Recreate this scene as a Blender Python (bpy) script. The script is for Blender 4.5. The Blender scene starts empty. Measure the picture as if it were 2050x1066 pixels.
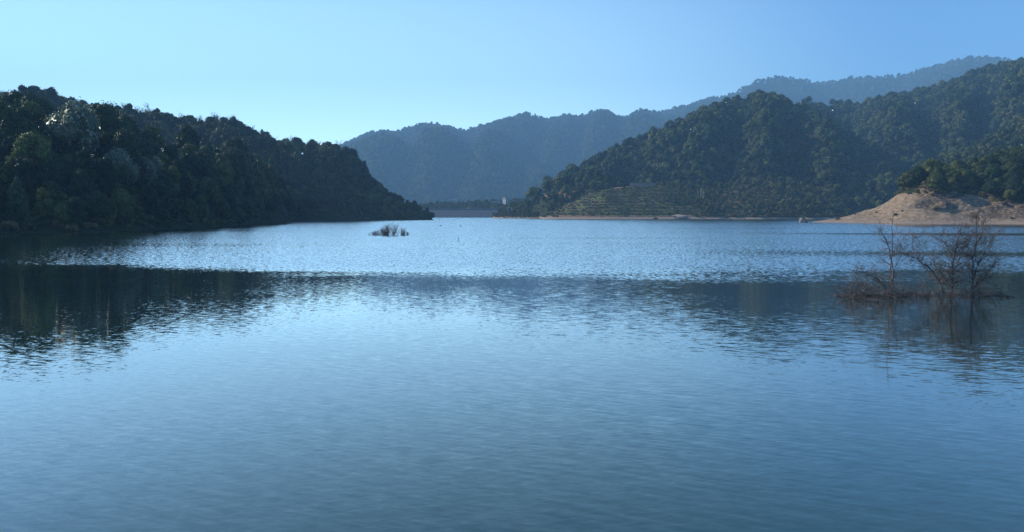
import bpy, math, random
import numpy as np
from math import radians, sin, cos, tan, pi
from mathutils import Vector

scene = bpy.context.scene
COL = scene.collection

# ------------------------------------------------------------------ camera
F = 1480.0                       # focal length in photograph pixels (2050 wide)
PITCH = math.atan(103.0 / F)
CAM_H = 5.0
cam_d = bpy.data.cameras.new("camera")
cam = bpy.data.objects.new("camera", cam_d)
COL.objects.link(cam)
cam.location = (0, 0, CAM_H)
cam.rotation_euler = (pi / 2 - PITCH, 0, 0)
cam_d.sensor_width = 36.0
cam_d.lens = 36.0 * F / 2050.0
cam_d.clip_start = 0.1
cam_d.clip_end = 20000.0
scene.camera = cam

# ------------------------------------------------------------------ light
SUN_AZ = radians(-70)            # from +Y (view direction) towards -X is negative
SUN_EL = radians(31)
world = bpy.data.worlds.new("World")
scene.world = world
world.use_nodes = True
nt = world.node_tree
bg = nt.nodes["Background"]
sky = nt.nodes.new("ShaderNodeTexSky")
sky.sky_type = 'NISHITA'
sky.sun_disc = False
sky.sun_elevation = SUN_EL
sky.sun_rotation = SUN_AZ
sky.altitude = 300
sky.air_density = 1.0
sky.dust_density = 0.5
sky.ozone_density = 8.0
tint = nt.nodes.new("ShaderNodeMix"); tint.data_type = 'RGBA'; tint.blend_type = 'MULTIPLY'
tint.inputs[0].default_value = 1.0
tint.inputs[7].default_value = (0.90, 1.10, 1.12, 1)
nt.links.new(sky.outputs[0], tint.inputs[6])
# bright sun-side haze low over the horizon, added to the clear-air sky
def wn(t, **kw):
    q = nt.nodes.new(t)
    for k, v in kw.items(): setattr(q, k, v)
    return q
def wl(a, b): nt.links.new(a, b)
tcw = wn("ShaderNodeTexCoord"); sep = wn("ShaderNodeSeparateXYZ"); wl(tcw.outputs["Generated"], sep.inputs[0])
ez = wn("ShaderNodeMath", operation='MULTIPLY'); wl(sep.outputs[2], ez.inputs[0]); ez.inputs[1].default_value = -5.0
ez0 = wn("ShaderNodeMath", operation='MINIMUM'); wl(ez.outputs[0], ez0.inputs[0]); ez0.inputs[1].default_value = 0.0
ex = wn("ShaderNodeMath", operation='EXPONENT'); wl(ez0.outputs[0], ex.inputs[0])
dt = wn("ShaderNodeVectorMath", operation='DOT_PRODUCT'); wl(tcw.outputs["Generated"], dt.inputs[0])
dt.inputs[1].default_value = (sin(radians(-17)), cos(radians(-17)), 0)
mr = wn("ShaderNodeMapRange", interpolation_type='SMOOTHSTEP'); wl(dt.outputs["Value"], mr.inputs[0])
mr.inputs[1].default_value = 0.68; mr.inputs[2].default_value = 1.0
gm = wn("ShaderNodeMath", operation='MULTIPLY'); wl(ex.outputs[0], gm.inputs[0]); wl(mr.outputs[0], gm.inputs[1])
glow = wn("ShaderNodeMix", data_type='RGBA', blend_type='ADD')
wl(gm.outputs[0], glow.inputs[0]); wl(tint.outputs[2], glow.inputs[6])
glow.inputs[7].default_value = (7.6, 10.2, 8.2, 1)
wl(glow.outputs[2], bg.inputs[0])
bg.inputs[1].default_value = 0.148

sun_d = bpy.data.lights.new("sun", 'SUN')
sun = bpy.data.objects.new("sun", sun_d)
COL.objects.link(sun)
sun_d.energy = 5.0
sun_d.angle = radians(0.53)
sun_d.color = (1.0, 0.91, 0.77)
sdir = Vector((sin(SUN_AZ) * cos(SUN_EL), cos(SUN_AZ) * cos(SUN_EL), sin(SUN_EL)))
sun.rotation_euler = (-sdir).to_track_quat('-Z', 'Y').to_euler()
sun.location = (-200, 100, 400)

scene.view_settings.view_transform = 'Standard'
scene.view_settings.look = 'None'
scene.view_settings.exposure = 0.42
scene.view_settings.gamma = 1.0
cy = scene.cycles
cy.max_bounces = 5; cy.diffuse_bounces = 2; cy.glossy_bounces = 3
cy.transmission_bounces = 2; cy.volume_bounces = 0; cy.transparent_max_bounces = 4
cy.caustics_reflective = False; cy.caustics_refractive = False
cy.sample_clamp_indirect = 3.0
cy.sample_clamp_direct = 6.0

# ------------------------------------------------------------------ helpers
def T(px):                       # photograph column -> x / y slope in the world
    return (px - 1025.0) / 1488.0
def PXof(t):
    return 1025.0 + 1488.0 * t
def ZZ(py, Y):                   # height of a photograph row at distance Y
    dy = F * cos(PITCH) + (533 - py) * sin(PITCH)
    dz = -F * sin(PITCH) + (533 - py) * cos(PITCH)
    return CAM_H + Y * dz / dy
def W(px, py, Y):
    return Vector((T(px) * Y, Y, float(ZZ(py, Y))))

def _h(ix, iy, seed):
    ix = ix.astype(np.int64); iy = iy.astype(np.int64)
    n = (ix * 374761393 + iy * 668265263 + seed * 1442695041) & 0xffffffff
    n = ((n ^ (n >> 13)) * 1274126177) & 0xffffffff
    n = (n ^ (n >> 16)) & 0xffff
    return n / 65535.0
def vnoise(x, y, seed=0):
    x = np.asarray(x, float); y = np.asarray(y, float)
    ix = np.floor(x); iy = np.floor(y)
    fx = x - ix; fy = y - iy
    fx = fx * fx * (3 - 2 * fx); fy = fy * fy * (3 - 2 * fy)
    a = _h(ix, iy, seed); b = _h(ix + 1, iy, seed); c = _h(ix, iy + 1, seed); d = _h(ix + 1, iy + 1, seed)
    return (a * (1 - fx) + b * fx) * (1 - fy) + (c * (1 - fx) + d * fx) * fy
def fbm(x, y, L, octv=4, seed=0, ridge=False):
    s = 0; a = 1; t = 0
    for k in range(octv):
        n = vnoise(np.asarray(x) / L + 17.3 * k, np.asarray(y) / L - 9.1 * k, seed + k) * 2 - 1
        if ridge: n = 1 - 2 * np.abs(n)
        s = s + a * n; t += a; a *= 0.5; L = L * 0.5
    return s / t

def prop(o, label=None, cat=None, group=None, kind=None):
    if label: o["label"] = label
    if cat: o["category"] = cat
    if group: o["group"] = group
    if kind: o["kind"] = kind
    return o

def np_mesh(name, verts, faces, mats=(), smooth=False, mat_idx=None):
    """faces: (n,3) or (n,4) array"""
    me = bpy.data.meshes.new(name)
    verts = np.asarray(verts, np.float32); faces = np.asarray(faces, np.int32)
    nf, k = faces.shape
    me.vertices.add(len(verts)); me.vertices.foreach_set("co", verts.ravel())
    me.loops.add(nf * k); me.loops.foreach_set("vertex_index", faces.ravel())
    me.polygons.add(nf)
    me.polygons.foreach_set("loop_start", np.arange(0, nf * k, k, dtype=np.int32))
    if mat_idx is not None: me.polygons.foreach_set("material_index", np.asarray(mat_idx, np.int32))
    for m in mats: me.materials.append(m)
    me.update(calc_edges=True)
    me.polygons.foreach_set("use_smooth", np.full(nf, bool(smooth)))
    me.validate(verbose=False)
    return me
def link(name, me, parent=None, loc=None):
    o = bpy.data.objects.new(name, me); COL.objects.link(o)
    if parent is not None: o.parent = parent
    if loc is not None: o.location = loc
    return o

class Geo:
    """collects boxes and tubes for one mesh"""
    def __init__(s): s.v = []; s.f = []; s.n = 0
    def add(s, v, f):
        v = np.asarray(v, float); f = np.asarray(f, int)
        s.v.append(v); s.f.append(f + s.n); s.n += len(v)
    def box(s, c, d, rz=0.0, taper=1.0):
        x, y, z = [q / 2 for q in d]
        v = np.array([(-x, -y, -z), (x, -y, -z), (x, y, -z), (-x, y, -z), (-x*taper, -y*taper, z), (x*taper, -y*taper, z), (x*taper, y*taper, z), (-x*taper, y*taper, z)])
        cs, sn = cos(rz), sin(rz)
        v = np.stack([v[:, 0] * cs - v[:, 1] * sn, v[:, 0] * sn + v[:, 1] * cs, v[:, 2]], 1) + np.array(c)
        s.add(v, [(0, 3, 2, 1), (4, 5, 6, 7), (0, 1, 5, 4), (1, 2, 6, 5), (2, 3, 7, 6), (3, 0, 4, 7)])
    def tube(s, pts, rad, k=5):
        pts = np.asarray(pts, float); n = len(pts)
        rad = np.broadcast_to(np.asarray(rad, float), (n,))
        d = np.gradient(pts, axis=0); d /= np.linalg.norm(d, axis=1)[:, None] + 1e-9
        up = np.where(np.abs(d[:, 2:3]) > 0.9, np.array([[1., 0, 0]]), np.array([[0, 0, 1.]]))
        a = np.cross(d, up); a /= np.linalg.norm(a, axis=1)[:, None] + 1e-9
        b = np.cross(d, a)
        ang = np.arange(k) * 2 * pi / k
        v = pts[:, None] + rad[:, None, None] * (np.cos(ang)[None, :, None] * a[:, None] + np.sin(ang)[None, :, None] * b[:, None])
        f = []
        for i in range(n - 1):
            for j in range(k):
                j2 = (j + 1) % k
                f.append((i * k + j, i * k + j2, (i + 1) * k + j2, (i + 1) * k + j))
        s.add(v.reshape(-1, 3), f)
    def mesh(s, name, mats, smooth=False):
        return np_mesh(name, np.concatenate(s.v), np.concatenate(s.f), mats, smooth)

# ------------------------------------------------------------------ materials
class MB:
    def __init__(s, name):
        s.m = bpy.data.materials.new(name); s.m.use_nodes = True
        s.nt = s.m.node_tree; s.nt.nodes.clear()
        s.out = s.nt.nodes.new("ShaderNodeOutputMaterial")
    def n(s, t, **kw):
        q = s.nt.nodes.new(t)
        for k, v in kw.items():
            if k == "ins":
                for a, b in v.items():
                    if hasattr(b, "is_output") or isinstance(b, bpy.types.NodeSocket): s.nt.links.new(b, q.inputs[a])
                    else: q.inputs[a].default_value = b
            else: setattr(q, k, v)
        return q
    def math(s, op, a, b=0.0, c=None, clamp=False):
        ins = {0: a, 1: b}
        if c is not None: ins[2] = c
        return s.n("ShaderNodeMath", operation=op, use_clamp=clamp, ins=ins).outputs[0]
    def noise(s, vec, scale, detail=3.0, rough=0.5, color=False, w=None):
        q = s.n("ShaderNodeTexNoise", ins={"Vector": vec, "Scale": scale, "Detail": detail, "Roughness": rough})
        return q.outputs[1 if color else 0]
    def ramp(s, fac, stops, interp='LINEAR'):
        q = s.n("ShaderNodeValToRGB", ins={0: fac}); cr = q.color_ramp; cr.interpolation = interp
        while len(cr.elements) > 1: cr.elements.remove(cr.elements[-1])
        for i, (p, c) in enumerate(stops):
            e = cr.elements[0] if i == 0 else cr.elements.new(p)
            e.position = p; e.color = (*c, 1) if len(c) == 3 else c
        return q.outputs[0]
    def sstep(s, x, a, b, lo=0.0, hi=1.0):
        return s.n("ShaderNodeMapRange", interpolation_type='SMOOTHSTEP', ins={0: x, 1: a, 2: b, 3: lo, 4: hi}).outputs[0]
    def mixc(s, fac, a, b, blend='MIX'):
        q = s.n("ShaderNodeMix", data_type='RGBA', blend_type=blend)
        for i, v in ((0, fac), (6, a), (7, b)):
            if isinstance(v, bpy.types.NodeSocket): s.nt.links.new(v, q.inputs[i])
            else: q.inputs[i].default_value = v if not isinstance(v, tuple) or len(v) == 4 else (*v, 1)
        return q.outputs[2]
    def vmul(s, vec, xyz):
        return s.n("ShaderNodeVectorMath", operation='MULTIPLY', ins={0: vec, 1: xyz}).outputs[0]
    def pos(s): return s.n("ShaderNodeNewGeometry").outputs["Position"]
    def surf(s, sock): s.nt.links.new(sock, s.out.inputs[0]); return s.m

def mat_leaf(name, dark, mid, light, trans=0.22, tip=None, gloss=0.05):
    b = MB(name)
    tc = b.n("ShaderNodeTexCoord").outputs["Object"]
    rnd = b.n("ShaderNodeObjectInfo").outputs["Random"]
    isl = b.n("ShaderNodeNewGeometry").outputs["Random Per Island"]
    big = b.noise(tc, 0.45, 2.0)
    dark, mid, light = [tuple(q * 1.75 for q in c) for c in (dark, mid, light)]
    x = b.math('MULTIPLY_ADD', isl, 0.5, b.math('MULTIPLY_ADD', rnd, 0.38, b.math('MULTIPLY', big, 0.35)))
    c = b.ramp(x, [(0.22, dark), (0.58, mid), (0.95, light)])
    if tip is not None:
        c = b.mixc(b.math('GREATER_THAN', isl, 0.72), c, tip)
    dif = b.n("ShaderNodeBsdfDiffuse", ins={0: c})
    tr = b.n("ShaderNodeBsdfTranslucent", ins={0: b.mixc(1.0, c, (1.0, 1.15, 0.5), 'MULTIPLY')})
    m1 = b.n("ShaderNodeMixShader", ins={0: trans, 1: dif.outputs[0], 2: tr.outputs[0]})
    gl = b.n("ShaderNodeBsdfGlossy", ins={0: (0.8, 0.85, 0.8, 1), "Roughness": 0.42})
    fr = b.n("ShaderNodeFresnel", ins={0: 1.4})
    f2 = b.math('MULTIPLY', fr.outputs[0], gloss * 6, clamp=True)
    m2 = b.n("ShaderNodeMixShader", ins={0: f2, 1: m1.outputs[0], 2: gl.outputs[0]})
    return b.surf(m2.outputs[0])

def mat_simple(name, c1, c2, scale=2.0, rough=0.85, obj=True, detail=5.0):
    b = MB(name)
    v = b.n("ShaderNodeTexCoord").outputs["Object"] if obj else b.pos()
    n = b.noise(v, scale, detail, 0.6)
    c = b.ramp(n, [(0.3, c1), (0.7, c2)])
    p = b.n("ShaderNodeBsdfPrincipled", ins={"Base Color": c, "Roughness": rough})
    return b.surf(p.outputs[0])

M = {}
M['ever'] = mat_leaf("leaf_evergreen", (.006, .011, .005), (.022, .033, .011), (.095, .104, .030))
M['olive'] = mat_leaf("leaf_olive", (.022, .029, .010), (.052, .060, .018), (.10, .10, .028))
M['deep'] = mat_leaf("leaf_deep", (.004, .010, .006), (.010, .021, .010), (.028, .045, .018))
M['pale'] = mat_leaf("leaf_silver", (.020, .032, .018), (.045, .060, .032), (.10, .11, .07), tip=(.30, .29, .24), gloss=0.10)
M['dry'] = mat_leaf("leaf_dry", (.055, .040, .022), (.10, .072, .036), (.16, .11, .055))
M['pine'] = mat_leaf("leaf_conifer", (.010, .022, .014), (.022, .040, .022), (.045, .065, .028))
M['twig'] = mat_simple("grey_twig", (.11, .095, .085), (.20, .18, .16), 1.5)
M['bark'] = mat_simple("bark", (.045, .035, .028), (.11, .09, .07), 3.0)
M['wet_bark'] = mat_simple("drowned_bark", (.05, .04, .034), (.17, .14, .12), 3.0, 0.7)
M['white'] = mat_simple("white_plaster", (.42, .43, .43), (.62, .62, .60), 0.6)
M['window'] = mat_simple("window_glass", (.03, .04, .05), (.06, .07, .09), 1.0, 0.2)
M['concrete'] = mat_simple("concrete", (.22, .22, .21), (.36, .35, .33), 0.4)
M['rock'] = mat_simple("rock", (.12, .11, .10), (.27, .25, .22), 1.2)
M['steel'] = mat_simple("painted_pole", (.35, .36, .36), (.5, .5, .5), 2.0, 0.5)

def mat_ground(name, soil=((.012, .018, .008), (.028, .036, .014)), earth=((.20, .105, .065), (.34, .20, .125)), sand_top=2.2, sand=(.40, .31, .23), scrub=((.016, .024, .010), (.040, .048, .018))):
    b = MB(name)
    p = b.pos()
    z = b.n("ShaderNodeSeparateXYZ", ins={0: p}).outputs[2]
    mask = b.n("ShaderNodeAttribute", attribute_name="earth").outputs[2]
    n1 = b.noise(p, 0.06, 5.0, 0.6); n2 = b.noise(p, 0.5, 5.0, 0.65); n3 = b.noise(b.vmul(p, (0.25, 0.25, 2.2)), 0.7, 3.0, 0.6)
    base = b.mixc(b.sstep(n1, .38, .62), b.mixc(n2, soil[0], soil[1]), b.mixc(n2, scrub[0], scrub[1]))
    e = b.mixc(b.sstep(b.math('ADD', b.math('MULTIPLY', n2, .6), b.math('MULTIPLY', n3, .4)), .38, .62), earth[0], earth[1])
    e = b.mixc(b.sstep(n1, .5, .66, 0, .55), e, (.20, .15, .11))
    c = b.mixc(b.sstep(b.math('ADD', mask, b.math('MULTIPLY', b.math('SUBTRACT', n2, .5), .8)), .42, .58), base, e)
    shore = b.sstep(b.math('ADD', z, b.math('MULTIPLY', n2, -1.2)), sand_top - 1.0, sand_top, 1, 0)
    c = b.mixc(shore, c, b.mixc(n3, sand, (.25, .19, .14)))
    c = b.mixc(b.sstep(z, 0.0, 0.35, 0.65, 0), c, (.05, .045, .035))
    rk = b.n("ShaderNodeAttribute", attribute_name="rocky").outputs[2]
    vz = b.n("ShaderNodeTexVoronoi", ins={"Vector": b.vmul(p, (.55, .55, .8)), "Scale": 1.0})
    c = b.mixc(b.sstep(b.math('ADD', rk, b.math('MULTIPLY', b.math('SUBTRACT', n2, .5), 1.6)), .30, .75), c, b.mixc(b.sstep(vz.outputs[0], .15, .6), (.24, .175, .12), (.09, .065, .045)))
    bp = b.n("ShaderNodeBump", ins={"Strength": 0.8, "Distance": 0.6, "Height": b.math('ADD', n2, n3)})
    s = b.n("ShaderNodeBsdfPrincipled", ins={"Base Color": c, "Roughness": 0.95, "Normal": bp.outputs[0]})
    s.inputs["Specular IOR Level"].default_value = 0.15
    return b.surf(s.outputs[0])
M['ground'] = mat_ground("hill_ground")
M['wood_ground'] = mat_ground('wooded_ground', sand_top=-5)
M['bare'] = mat_ground("bare_bank_ground", earth=((.13, .09, .058), (.31, .23, .155)), sand_top=1.2, sand=(.27, .20, .15))
M['tea'] = mat_ground("terrace_ground", soil=((.06, .045, .028), (.10, .075, .05)), scrub=((.07, .08, .024), (.14, .14, .045)), sand_top=1.9, sand=(.36, .27, .20))

# ------------------------------------------------------------------ hills
class Hill:
    def __init__(s, name, cols, ht=0, prof=1.5, back=250, amp=0, L=120, seed=1, mat='ground', smooth=12, top_noise=0.0, mask=None, extra=None):
        c = np.array(cols, float)
        s.name = name
        px = np.arange(c[0, 0], c[-1, 0] + 1, 4.0)
        ri = np.interp(px, c[:, 0], c[:, 1]); ys = np.interp(px, c[:, 0], c[:, 2]); yr = np.interp(px, c[:, 0], c[:, 3])
        k = max(1, int(smooth / 4)); ker = np.hanning(2 * k + 3)[1:-1]; ker /= ker.sum()
        def sm(a): return np.convolve(np.pad(a, len(ker) // 2, mode='edge'), ker, 'valid')
        s.px, s.ri, s.ys, s.yr = px, sm(ri), sm(ys), sm(yr)
        s.zr = ZZ(s.ri, s.yr) - ht
        s.prof, s.back, s.amp, s.L, s.seed, s.mat, s.tn, s.mask, s.extra = prof, back, amp, L, seed, mat, top_noise, mask, extra
        s.x0, s.x1 = T(px[0]), T(px[-1])
    def uv(s, x, y):
        px = PXof(np.asarray(x) / np.maximum(y, 1.0))
        ys = np.interp(px, s.px, s.ys); yr = np.interp(px, s.px, s.yr)
        return px, (y - ys) / (yr - ys), ys, yr
    def height(s, x, y):
        px, v, ys, yr = s.uv(x, y)
        zr = np.interp(px, s.px, s.zr)
        vb = np.where(v > 1, 1 + (y - yr) / s.back, v)
        f = np.clip(v, 0, 1)
        if callable(s.prof): pr = s.prof(px, f)
        else: pr = 1 - (1 - f) ** s.prof
        z = -1.2 + (zr + 1.2) * pr
        b = np.clip(vb - 1, 0, 1.2)
        z = np.where(vb > 1, -1.2 + (zr + 1.2) * (1 - b * b * (1.6 - 0.6 * b)), z)
        w = np.sin(pi * np.clip(v, 0, 1)) ** 0.8 * 1.3 * (1.0 - 0.55 * np.clip(v, 0, 1)) * np.clip(zr / 30, 0, 1)
        z = z + s.amp * w * (fbm(x + .45 * y, y * .38 - .1 * x, s.L, 4, s.seed, ridge=True) if s.amp > 15 else fbm(x, y, s.L, 4, s.seed, ridge=True))
        z = z + s.tn * np.clip(zr / 30, 0, 1) * np.clip(v, 0, 1) * fbm(x, y, s.L * 0.3, 3, s.seed + 9)
        if s.extra: z = s.extra(px, v, x, y, z)
        if s.amp > 15:      # no spur stands higher against the sky than the crest behind it
            yc = np.maximum(y, 1.0)
            cap = CAM_H + (zr - CAM_H) * yc / yr * (0.86 + 0.14 * np.clip(v, 0, 1))
            k = np.maximum(zr * 0.035, 1.0)
            zc = cap - k * np.logaddexp(0, (cap - z) / k)
            z = np.where((v < 1) & (zr > 5), zc, z)
        out = (px < s.px[0]) | (px > s.px[-1]) | (v < 0) | (vb > 2)
        return np.where(out, -3.0, np.maximum(z, -1.5))
    def build(s, step=4.0, nv=60, nb=14, objname="hill"):
        px = np.arange(s.px[0], s.px[-1] + 0.1, step)
        ys = np.interp(px, s.px, s.ys); yr = np.interp(px, s.px, s.yr)
        v = np.concatenate([np.linspace(0, 1, nv) ** 1.15, 1 + np.linspace(0, 1, nb + 1)[1:]])
        Y = np.where(v[None] <= 1, ys[:, None] + v[None] * (yr - ys)[:, None], yr[:, None] + (v[None] - 1) * s.back * 0.999)
        X = T(px)[:, None] * Y
        Z = s.height(X * 0.999999, Y)
        Z[:, 0] = -1.5; Z[0, :] = -1.5; Z[-1, :] = -1.5
        n, m = Z.shape
        vv = np.stack([X, Y, Z], -1).reshape(-1, 3)
        i, j = np.meshgrid(np.arange(n - 1), np.arange(m - 1), indexing='ij')
        a = (i * m + j).ravel()
        me = np_mesh(objname, vv, np.stack([a, a + m, a + m + 1, a + 1], 1), [M[s.mat]], smooth=True)
        if s.name == "bare_bank":
            at = me.attributes.new("rocky", 'FLOAT', 'POINT')
            pxg = np.repeat(px[:, None], m, 1); py = PYof(Y, Z)
            rkv = sst(pxg, 1812, 1862) * (1 - sst(pxg, 1905, 1935)) * (1 - sst(py, 414, 428)) + sst(pxg, 1955, 2000) * (1 - sst(py, 432, 443)) * 1.1
            at.data.foreach_set("value", rkv.ravel().astype(np.float32))
        if s.mask:
            at = me.attributes.new("earth", 'FLOAT', 'POINT')
            pxg = np.repeat(px[:, None], m, 1)
            at.data.foreach_set("value", s.mask(pxg, np.repeat(v[None], n, 0), X, Y, Z).ravel().astype(np.float32))
        o = link(objname, me)
        prop(o, kind="structure")
        return o

def spurs(lst):
    def f(px, v, x, y, z):
        w = np.sin(pi * np.clip(v, 0, 1)) ** 0.7 * (1.25 - .5 * np.clip(v, 0, 1))
        wob = 14 * fbm(v * 300, px * .3, 120, 2, 99)
        for c0, c1, wd, A in lst:
            c = c0 + (c1 - c0) * np.clip(v, 0, 1) + wob
            z = z + A * w * np.exp(-((px - c) / wd) ** 2)
        return z
    return f
def sst(x, a, b):
    t = np.clip((x - a) / (b - a), 0, 1); return t * t * (3 - 2 * t)
def blob(px, py, cx, cy, rx, ry):
    return np.clip(1.35 - np.hypot((px - cx) / rx, (py - cy) / ry), 0, 1)
def PYof(Y, Z):
    # inverse of ZZ
    r = (Z - CAM_H) / Y
    return 533 - F * (r * cos(PITCH) + sin(PITCH)) / (cos(PITCH) - r * sin(PITCH))

HL1 = Hill("near_left", [(-1000, 90, 110, 250), (-400, 140, 150, 275), (0, 222, 188, 300), (30, 205, 195, 305), (58, 212, 197, 305), (92, 254, 200, 310), (140, 232, 205, 315), (200, 240, 212, 320),
    (270, 262, 232, 330), (330, 285, 255, 345), (400, 292, 290, 375), (470, 300, 335, 415), (530, 318, 390, 455), (562, 345, 430, 480), (582, 400, 455, 495), (592, 447, 462, 500)],
    ht=16, prof=1.7, back=160, amp=4, L=70, seed=3, mat='wood_ground')
HL2 = Hill("left_point", [(-1000, 60, 300, 520), (-300, 150, 380, 560), (0, 198, 430, 600), (80, 186, 440, 610), (110, 203, 450, 615), (200, 212, 470, 625), (300, 226, 490, 635), (350, 236, 500, 640),
    (400, 244, 510, 650), (450, 238, 530, 660), (500, 258, 560, 680), (560, 282, 600, 700), (620, 287, 622, 720), (690, 290, 640, 735), (715, 318, 648, 738), (745, 358, 655, 738), (800, 391, 662, 730),
    (850, 418, 670, 720), (880, 438, 673, 705), (888, 442, 675, 700)], ht=11.0, prof=1.7, back=200, amp=9, L=110, seed=5, mat='wood_ground')
# the point loses its tall wood towards the tip: lower trees there
HL2.zr += sst(HL2.px, 740, 850) * 5.5

def rd_prof(px, f):
    apron = 0.34 * sst(f, 0.0, 0.55) + 0.10 * f
    return apron + 0.56 * sst(f, 0.30, 0.85)
def rd_extra(px, v, x, y, z):
    g = fbm(x, y + z * 2, 14, 4, 31, ridge=True)
    return z + g * 2.8 * sst(z, 1.5, 8) * sst(v, .1, .4) * (1 - sst(v, .8, 1)) + 0.25 * fbm(x, y, 6, 3, 77) * sst(z, 0.2, 1.5)
def rd_mask(px, v, X, Y, Z):
    py = PYof(Y, Z)
    lim = np.interp(px, [1600, 1785, 1805, 1835, 1860, 1890, 1925, 1939, 1960, 1990, 2020, 2050, 2300], [300, 392, 389, 387, 390, 392, 394, 385, 394, 404, 411, 415, 430])
    m = sst(py, lim - 7, lim + 5)
    return m
HRD = Hill("bare_bank", [(1600, 449, 455, 480), (1640, 443.5, 430, 475), (1700, 434, 400, 470), (1760, 419, 388, 462), (1788, 405, 380, 452), (1808, 389, 376, 446), (1830, 377, 374, 442), (1860, 366, 372, 440), (1900, 362, 368, 440),
    (1960, 360, 366, 445), (2000, 345, 362, 450), (2050, 328, 356, 455), (2200, 290, 330, 450), (2500, 240, 290, 430), (3000, 220, 240, 400)], ht=0.0, prof=rd_prof, back=170, amp=0.0, L=40, seed=7, mat='bare', mask=rd_mask, extra=rd_extra)

def tea_extra(px, v, x, y, z):
    k = (1 - sst(px, 1395, 1430)) * sst(px, 1085, 1120)
    st = 3.4
    zz = (z + 40) / st + .35 * fbm(x, y, 45, 3, 5); fl = np.floor(zz); fr = zz - fl
    zt = (fl + sst(fr, 0.62, 1.0) - .35 * fbm(x, y, 45, 3, 5)) * st - 40
    return np.where(z > 2.2, z + (zt - z) * 0.42 * k, z)
def tea_mask(px, v, X, Y, Z):
    py = PYof(Y, Z)
    m = blob(px, py, 1288, 370, 44, 5) * 1.2 + blob(px, py, 1225, 375, 30, 3.5) + blob(px, py, 1365, 437, 24, 5) + blob(px, py, 1120, 436, 45, 4) * .8
    m += sst(py, 427, 434) * (1 - sst(px, 1380, 1420)) * .55 * sst(px, 1090, 1130)
    m += (sst(px, 1400, 1440) * (1 - sst(px, 1600, 1660))) * 0.45 * vnoise(X / 18, Y / 18, 3)
    return m
HT = Hill("terrace_headland", [(1083, 440, 800, 830), (1100, 428, 800, 850), (1130, 410, 800, 870), (1180, 387, 800, 890), (1225, 376, 800, 895), (1262, 372, 800, 900), (1340, 371, 800, 900), (1390, 376, 800, 905),
    (1450, 378, 800, 910), (1500, 368, 795, 910), (1560, 366, 790, 905), (1620, 378, 790, 900), (1660, 400, 790, 890), (1700, 430, 790, 860), (1720, 440, 790, 840)], prof=1.25, back=120, amp=2.5, L=70, seed=11, mat='tea', mask=tea_mask, extra=tea_extra)

def ra_mask(px, v, X, Y, Z):
    py = PYof(Y, Z)
    n = .5 + vnoise(X / 9, Y / 9, 5)
    return (blob(px, py, 1080, 394, 24, 3.6) * 1.3 + blob(px, py, 1135, 387, 15, 8) * 1.3 + blob(px, py, 1170, 396, 20, 3) * .6) * n
HRA = Hill("headland_wood", [(1040, 432, 985, 1010), (1062, 404, 960, 1040), (1085, 380, 930, 1060), (1110, 365, 905, 1090), (1180, 332, 880, 1120), (1260, 288, 870, 1150), (1330, 262, 880, 1160), (1400, 226, 890, 1180),
    (1460, 204, 890, 1190), (1515, 190, 890, 1190), (1570, 202, 890, 1180), (1620, 226, 880, 1160), (1680, 262, 860, 1130), (1740, 312, 850, 1090), (1800, 372, 850, 1040), (1840, 425, 850, 990)], ht=8, prof=1.25, back=260, amp=52, L=120, seed=21, mask=ra_mask, extra=spurs([(1180, 1250, 26, 13), (1222, 1290, 22, -13), (1290, 1350, 30, 18), (1370, 1430, 34, 24), (1440, 1490, 34, -34), (1515, 1545, 34, 27), (1590, 1600, 34, -27), (1650, 1640, 26, 16), (1730, 1690, 45, -24)]))
HRB = Hill("right_ridge", [(1400, 380, 1150, 1400), (1500, 270, 1120, 1450), (1600, 212, 1080, 1480), (1640, 214, 1040, 1480), (1690, 214, 1000, 1480), (1750, 203, 980, 1480), (1800, 190, 960, 1480), (1850, 180, 940, 1460), (1900, 166, 920, 1440),
    (1950, 150, 900, 1420), (2000, 134, 880, 1400), (2050, 124, 850, 1380), (2300, 60, 800, 1300), (2700, 40, 700, 1200)], ht=8, prof=1.15, back=500, amp=85, L=200, seed=27, extra=spurs([(1640, 1600, 40, 30), (1730, 1690, 36, -30), (1800, 1760, 34, 34), (1870, 1850, 30, -38), (1920, 1900, 28, 34), (1975, 1960, 30, -41), (2040, 2020, 34, 38)]))
HRC = Hill("right_spur", [(1780, 436, 700, 740), (1805, 400, 690, 760), (1835, 345, 670, 780), (1880, 322, 650, 800), (1940, 296, 640, 810), (2000, 266, 620, 820), (2050, 240, 600, 820), (2300, 120, 520, 800), (2700, 80, 420, 760)], ht=7, prof=1.3, back=200, amp=26, L=110, seed=33)
HM = Hill("central_mountain", [(300, 420, 2925, 4095), (620, 325, 2925, 4290), (690, 289, 2925, 4387), (740, 264, 2925, 4387), (800, 263, 2925, 4290), (850, 246, 2925, 4290), (880, 249, 2925, 4290), (930, 264, 2925, 4387), (1000, 241, 2925, 4290),
    (1055, 226, 2925, 4192), (1092, 238, 2925, 4387), (1130, 232, 2925, 4387), (1165, 233, 2925, 4387), (1205, 218, 2925, 4290), (1245, 237, 2925, 4387), (1280, 219, 2925, 4290), (1330, 230, 2925, 4387), (1420, 260, 2827, 4290), (1600, 330, 2730, 3900)],
    ht=14, prof=1.1, back=900, amp=200, L=600, seed=41, extra=spurs([(740, 790, 26, 58), (800, 840, 22, -52), (850, 900, 26, 58), (905, 960, 24, -58), (950, 1010, 28, 65), (1020, 1090, 26, -65), (1070, 1140, 26, 58), (1130, 1180, 20, -52), (1170, 1215, 20, 52), (1215, 1250, 18, -46)]))
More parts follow.
